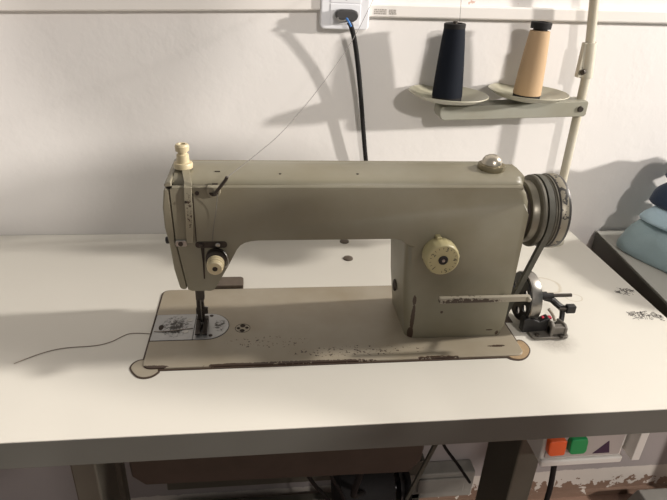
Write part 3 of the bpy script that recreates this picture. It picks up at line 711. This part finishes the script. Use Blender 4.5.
def cloth_pile(name, label, layers, loc, mat, seed):
    """stack of soft folds; each layer: (cx, cy, z0, z1, rx, ry, rot)"""
    rnd = random.Random(seed); bm = bmesh.new()
    for (cx, cy, z0, z1, rx, ry, rot) in layers:
        nseg, nr = 72, 12
        h = z1 - z0; ph = [rnd.uniform(0, 6) for _ in range(6)]; rings = []
        prof = [(.0, 0), (.6, 0), (.97, .01), (1.0, .08), (.99, .25), (.955, .45), (.92, .62), (.86, .80), (.76, .93), (.6, .98), (.3, 1.0), (0, 1.0)]
        for r, q in prof:
            if r == 0: rings.append([bm.verts.new((cx, cy, z0 + h * q))]); continue
            ring = []
            for k in range(nseg):
                a = 2 * PI * k / nseg
                ca, sa = math.cos(a), math.sin(a)
                e = 7; sc = (abs(ca) ** e + abs(sa) ** e) ** (-1 / e)
                w = 1 + .02 * math.sin(3 * a + ph[0]) + .018 * math.sin(7 * a + ph[1] + q * 5) * q + .012 * abs(math.sin(9 * a + ph[2] + q * 4))
                x = rx * r * sc * ca * w; y = ry * r * sc * sa * w
                fold = .10 * h * math.sin(9 * x / rx + 4 * y / ry + ph[3]) * (q > .3) + .07 * h * math.sin(15 * y / ry + ph[4] + 3 * x / rx) * (q > .2)
                ring.append(bm.verts.new((cx + x * math.cos(rot) - y * math.sin(rot), cy + x * math.sin(rot) + y * math.cos(rot), max(z0, z0 + h * q + fold))))
            rings.append(ring)
        for a, b in zip(rings, rings[1:]):
            for k in range(nseg):
                k2 = (k + 1) % nseg
                if len(a) == 1: bm.faces.new([a[0], b[k2], b[k]])
                elif len(b) == 1: bm.faces.new([a[k], a[k2], b[0]])
                else: bm.faces.new([a[k], a[k2], b[k2], b[k]])
    o = obj(name, bm, mat, None, ang=80, loc=loc); return tag(o, label, 'cloth')
cloth_pile('folded_cloth', 'shaded lower side of the light blue cloth, coloured grey-blue, lying on the neighbouring table, lowest of the pile', [(.897, .208, .0005, .060, .088, .135, .378)], (.94, .27, 0), 'shadeblue', 3)
cloth_pile('folded_cloth', 'lit top of the light blue rumpled cloth, above its grey-blue shaded side at the right edge', [(.910, .213, .060, .088, .082, .127, .40)], (.96, .28, .05), 'ltblue', 5)
cloth_pile('folded_cloth', 'dark navy cloth heaped on top of the light blue cloth at the right edge', [(.918, .223, .088, .136, .078, .119, .42), (.926, .221, .133, .176, .075, .115, .37)], (.96, .28, .09), 'navy', 9)

# unseen cloth stacks added on the neighbouring table to block the side lamp
rn = random.Random(21); z = .0005
for i, (lab, m_) in enumerate([('unseen grey-blue cloth at the bottom of the tall stack added on the neighbouring table to block light', 'shadeblue'), ('unseen navy cloth second from the bottom of the tall stack added to block light', 'navy'), ('unseen light blue cloth in the middle of the tall stack added to block light', 'ltblue'),
                               ('unseen grey-blue cloth above the light blue one in the tall stack added to block light', 'shadeblue'), ('unseen navy cloth second from the top of the tall stack added to block light', 'navy'), ('unseen light blue cloth on top of the tall stack added to block light', 'ltblue')]):
    h = .073; cloth_pile('folded_cloth', lab, [(1.15 + rn.uniform(-.008, .008), -.215, z, z + h - .001, .125, .165, rn.uniform(-.04, .04))], (1.15, -.215, z), m_, 30 + i); z += h
z = .0005
for i, (lab, m_) in enumerate([('unseen navy cloth at the bottom of the low stack added behind the tall one to block light', 'navy'), ('unseen grey-blue cloth in the middle of the low stack added to block light', 'shadeblue'), ('unseen navy cloth on top of the low stack added behind the tall one to block light', 'navy')]):
    h = .075; cloth_pile('folded_cloth', lab, [(1.16, .07, z, z + h - .001, .125, .10, rn.uniform(-.03, .03))], (1.16, .07, z), m_, 50 + i); z += h

# ------------------------------------------------------------------ camera
CAM = Vector((.14628, -.55273, .44494))
r = Vector((.99269, -.11260, .04340)); u = Vector((.01336, .46000, .88782)); f = Vector((.11993, .88075, -.45815))
cd = bpy.data.cameras.new('camera'); co = bpy.data.objects.new('camera', cd); C.objects.link(co)
mat = Matrix((r, u, -f)).transposed().to_4x4(); mat.translation = CAM; co.matrix_world = mat
cd.sensor_width = 36; cd.lens = 569.47 / 667 * 36; cd.clip_start = .01
bpy.context.scene.camera = co

# ------------------------------------------------------------------ the photographer, standing in front of the table; the shade on the machine front is theirs
def skin(name, joints, edges, mat, parent, root=0, sub=2):
    me = bpy.data.meshes.new(name); off = wl(parent)
    me.from_pydata([Vector(j[:3]) - off for j in joints], edges, []); me.materials.append(M[mat])
    o = bpy.data.objects.new(name, me); C.objects.link(o); o.parent = parent
    md = o.modifiers.new('Skin', 'SKIN'); md.use_smooth_shade = True
    for i, j in enumerate(joints):
        sv = me.skin_vertices[0].data[i]; sv.radius = (j[3], j[4] if len(j) > 4 else j[3]); sv.use_root = (i == root)
    if sub:
        s = o.modifiers.new('Sub', 'SUBSURF'); s.levels = sub; s.render_levels = sub
    return o
M['skin'] = simple('skin', (.46, .27, .19), .5, 0, .05, 30, 0)
def m_outfit():      # shirt above the waist, jeans below
    m, t, b = nt('shirt_and_jeans'); vec, x, y, z = coords(t)
    t.links.new(mixc(t, mth(t, 'LESS_THAN', z, .90), (.06, .06, .065), (.03, .045, .085)), b.inputs['Base Color'])
    b.inputs['Roughness'].default_value = .85; bump(t, b, noise(t, 25, 4, .5, vec), .4, .006); return m
M['shirt'] = m_outfit()
M['hair'] = simple('dark_hair', (.02, .014, .01), .6, 0, .3, 90)
pr = thing('person', 'person in a dark grey shirt and jeans standing before the table holding up a phone', 'person', (.37, -.88, -.75))
px, py = .37, -.88
J = [(px, py, .16, .13, .10), (px, py, .30, .125, .095), (px, py, .46, .15, .105), (px, py, .60, .09, .075), (px, py + .01, .68, .052, .052), (px, py + .02, .74, .05, .05),
     (px - .17, py, .585, .062), (px - .25, py + .03, .34, .045), (px - .285, py + .215, .405, .028),
     (px + .17, py, .585, .062), (px + .22, py + .06, .33, .045), (px - .115, py + .225, .405, .028),
     (px - .09, py, .06, .085), (px - .10, py + .01, -.28, .058), (px - .10, py, -.67, .042), (px - .10, py + .10, -.72, .036),
     (px + .09, py, .06, .085), (px + .10, py + .01, -.28, .058), (px + .10, py, -.67, .042), (px + .10, py + .10, -.72, .036)]
Ed = [(0, 1), (1, 2), (2, 3), (3, 4), (4, 5), (3, 6), (6, 7), (7, 8), (3, 9), (9, 10), (10, 11), (0, 12), (12, 13), (13, 14), (14, 15), (0, 16), (16, 17), (17, 18), (18, 19)]
obj_ = skin('body', J, Ed, 'shirt', pr)
hd = bmesh.new(); bmesh.ops.create_uvsphere(hd, u_segments=32, v_segments=24, radius=1)
for v in hd.verts:
    x, y, z = v.co
    jaw = 1 - .28 * max(0, -z - .1)
    nose = .16 * math.exp(-((x / .16) ** 2 + ((z + .08) / .2) ** 2)) if y > 0 else 0
    v.co = Vector((px - .02 + x * .078 * jaw, py + .03 + (y + nose) * .095, .845 + z * .118))
obj('head', hd, 'skin', pr)
hr = bmesh.new(); bmesh.ops.create_uvsphere(hr, u_segments=32, v_segments=24, radius=1)
bmesh.ops.delete(hr, geom=[v for v in hr.verts if v.co.z < -.45 or (v.co.y > .55 and v.co.z < .45)], context='VERTS')
for v in hr.verts: v.co = Vector((px - .02 + v.co.x * .085, py + .022 + v.co.y * .102, .852 + v.co.z * .122))
obj('hair', hr, 'hair', pr)
for s in (-1, 1):
    obj('ear', lathe([(0, -.004), (.014, -.003), (.017, 0), (.012, .005), (0, .006)], (px - .02 + s * .078, py + .025, .84), (s, 0, 0), 20), 'skin', pr)
    e_ = lathe([(0, -.004), (.008, -.002), (.011, 0), (.008, .004), (0, .006)], (px - .02 + s * .030, py + .113, .86), (0, 1, 0), 20); obj('eye', e_, 'outlet', pr)
obj('mouth', box(px - .04, px, py + .110, py + .121, .790, .796), 'red', pr, .002)
PC = CAM - f * .022
def hand(wr, end, s):
    wr = Vector(wr); end = Vector(end); n = [tuple(wr) + (.026,), tuple((wr + end) / 2) + (.030, .016), tuple(end) + (.020, .012)]; E_ = [(0, 1), (1, 2)]
    for k in range(4):
        base = (wr + end) / 2 + u * (.016 - .012 * k) + (end - wr) * .25
        p1 = base + r * (-s * .010) + f * .020; p2 = p1 + r * (s * .014) + f * .010 * (1 if k < 3 else .8); p3 = p2 + r * (s * .018) - f * .002
        i = len(n); n += [tuple(p1) + (.009,), tuple(p2) + (.008,), tuple(p3) + (.0065,)]; E_ += [(1, i), (i, i + 1), (i + 1, i + 2)]
    b0 = (wr + end) / 2 - u * .016; t1 = b0 + r * s * .016 - f * .012; t2 = t1 + r * s * .020 + u * .010
    i = len(n); n += [tuple(t1) + (.011,), tuple(t2) + (.009,)]; E_ += [(1, i), (i, i + 1)]
    return skin('hand', n, E_, 'skin', pr, 1, 1)
hand((px - .285, py + .215, .405), PC - r * .092 - f * .035 - u * .01, 1)
hand((px - .115, py + .225, .405), PC + r * .092 - f * .035 - u * .01, -1)
ph = bmesh.new(); box(-.072, .072, -.036, .036, -.004, .004, ph)
mt = Matrix((r, u, -f)).transposed().to_4x4(); mt.translation = PC
bmesh.ops.transform(ph, matrix=mt, verts=ph.verts)
tag(obj('smartphone', ph, 'black', None, .003, loc=PC), 'black phone held level in both hands of the standing person', 'phone')

# ------------------------------------------------------------------ light
def lamp(name, loc, power, rad, col):
    l = bpy.data.lights.new(name, 'POINT'); l.energy = power; l.shadow_soft_size = rad; l.color = col
    o = bpy.data.objects.new(name, l); C.objects.link(o); o.location = loc; return o
ref = Vector((.35, .3, .2))
def toward(d, dist, base=ref): return base + Vector(d).normalized() * dist
lamp('front_lamp', toward((.15, -1, .42), 3.0, Vector((.45, .33, .3))), 105, .07, (1, .93, .865))
lamp('side_lamp', toward((2.3, -1, .62), 4.4), 800, .09, (1, .93, .865))
lamp('ceiling_lamp', Vector((3.6, .355, 2.36)), 590, .15, (1, .94, .87))
w = bpy.data.worlds.new('room'); bpy.context.scene.world = w; w.use_nodes = True
w.node_tree.nodes['Background'].inputs[0].default_value = (1, .94, .88, 1); w.node_tree.nodes['Background'].inputs[1].default_value = .30
vs = bpy.context.scene.view_settings
vs.view_transform = 'Standard'; vs.look = 'None'; vs.gamma = 1; vs.exposure = .20; vs.use_curve_mapping = False
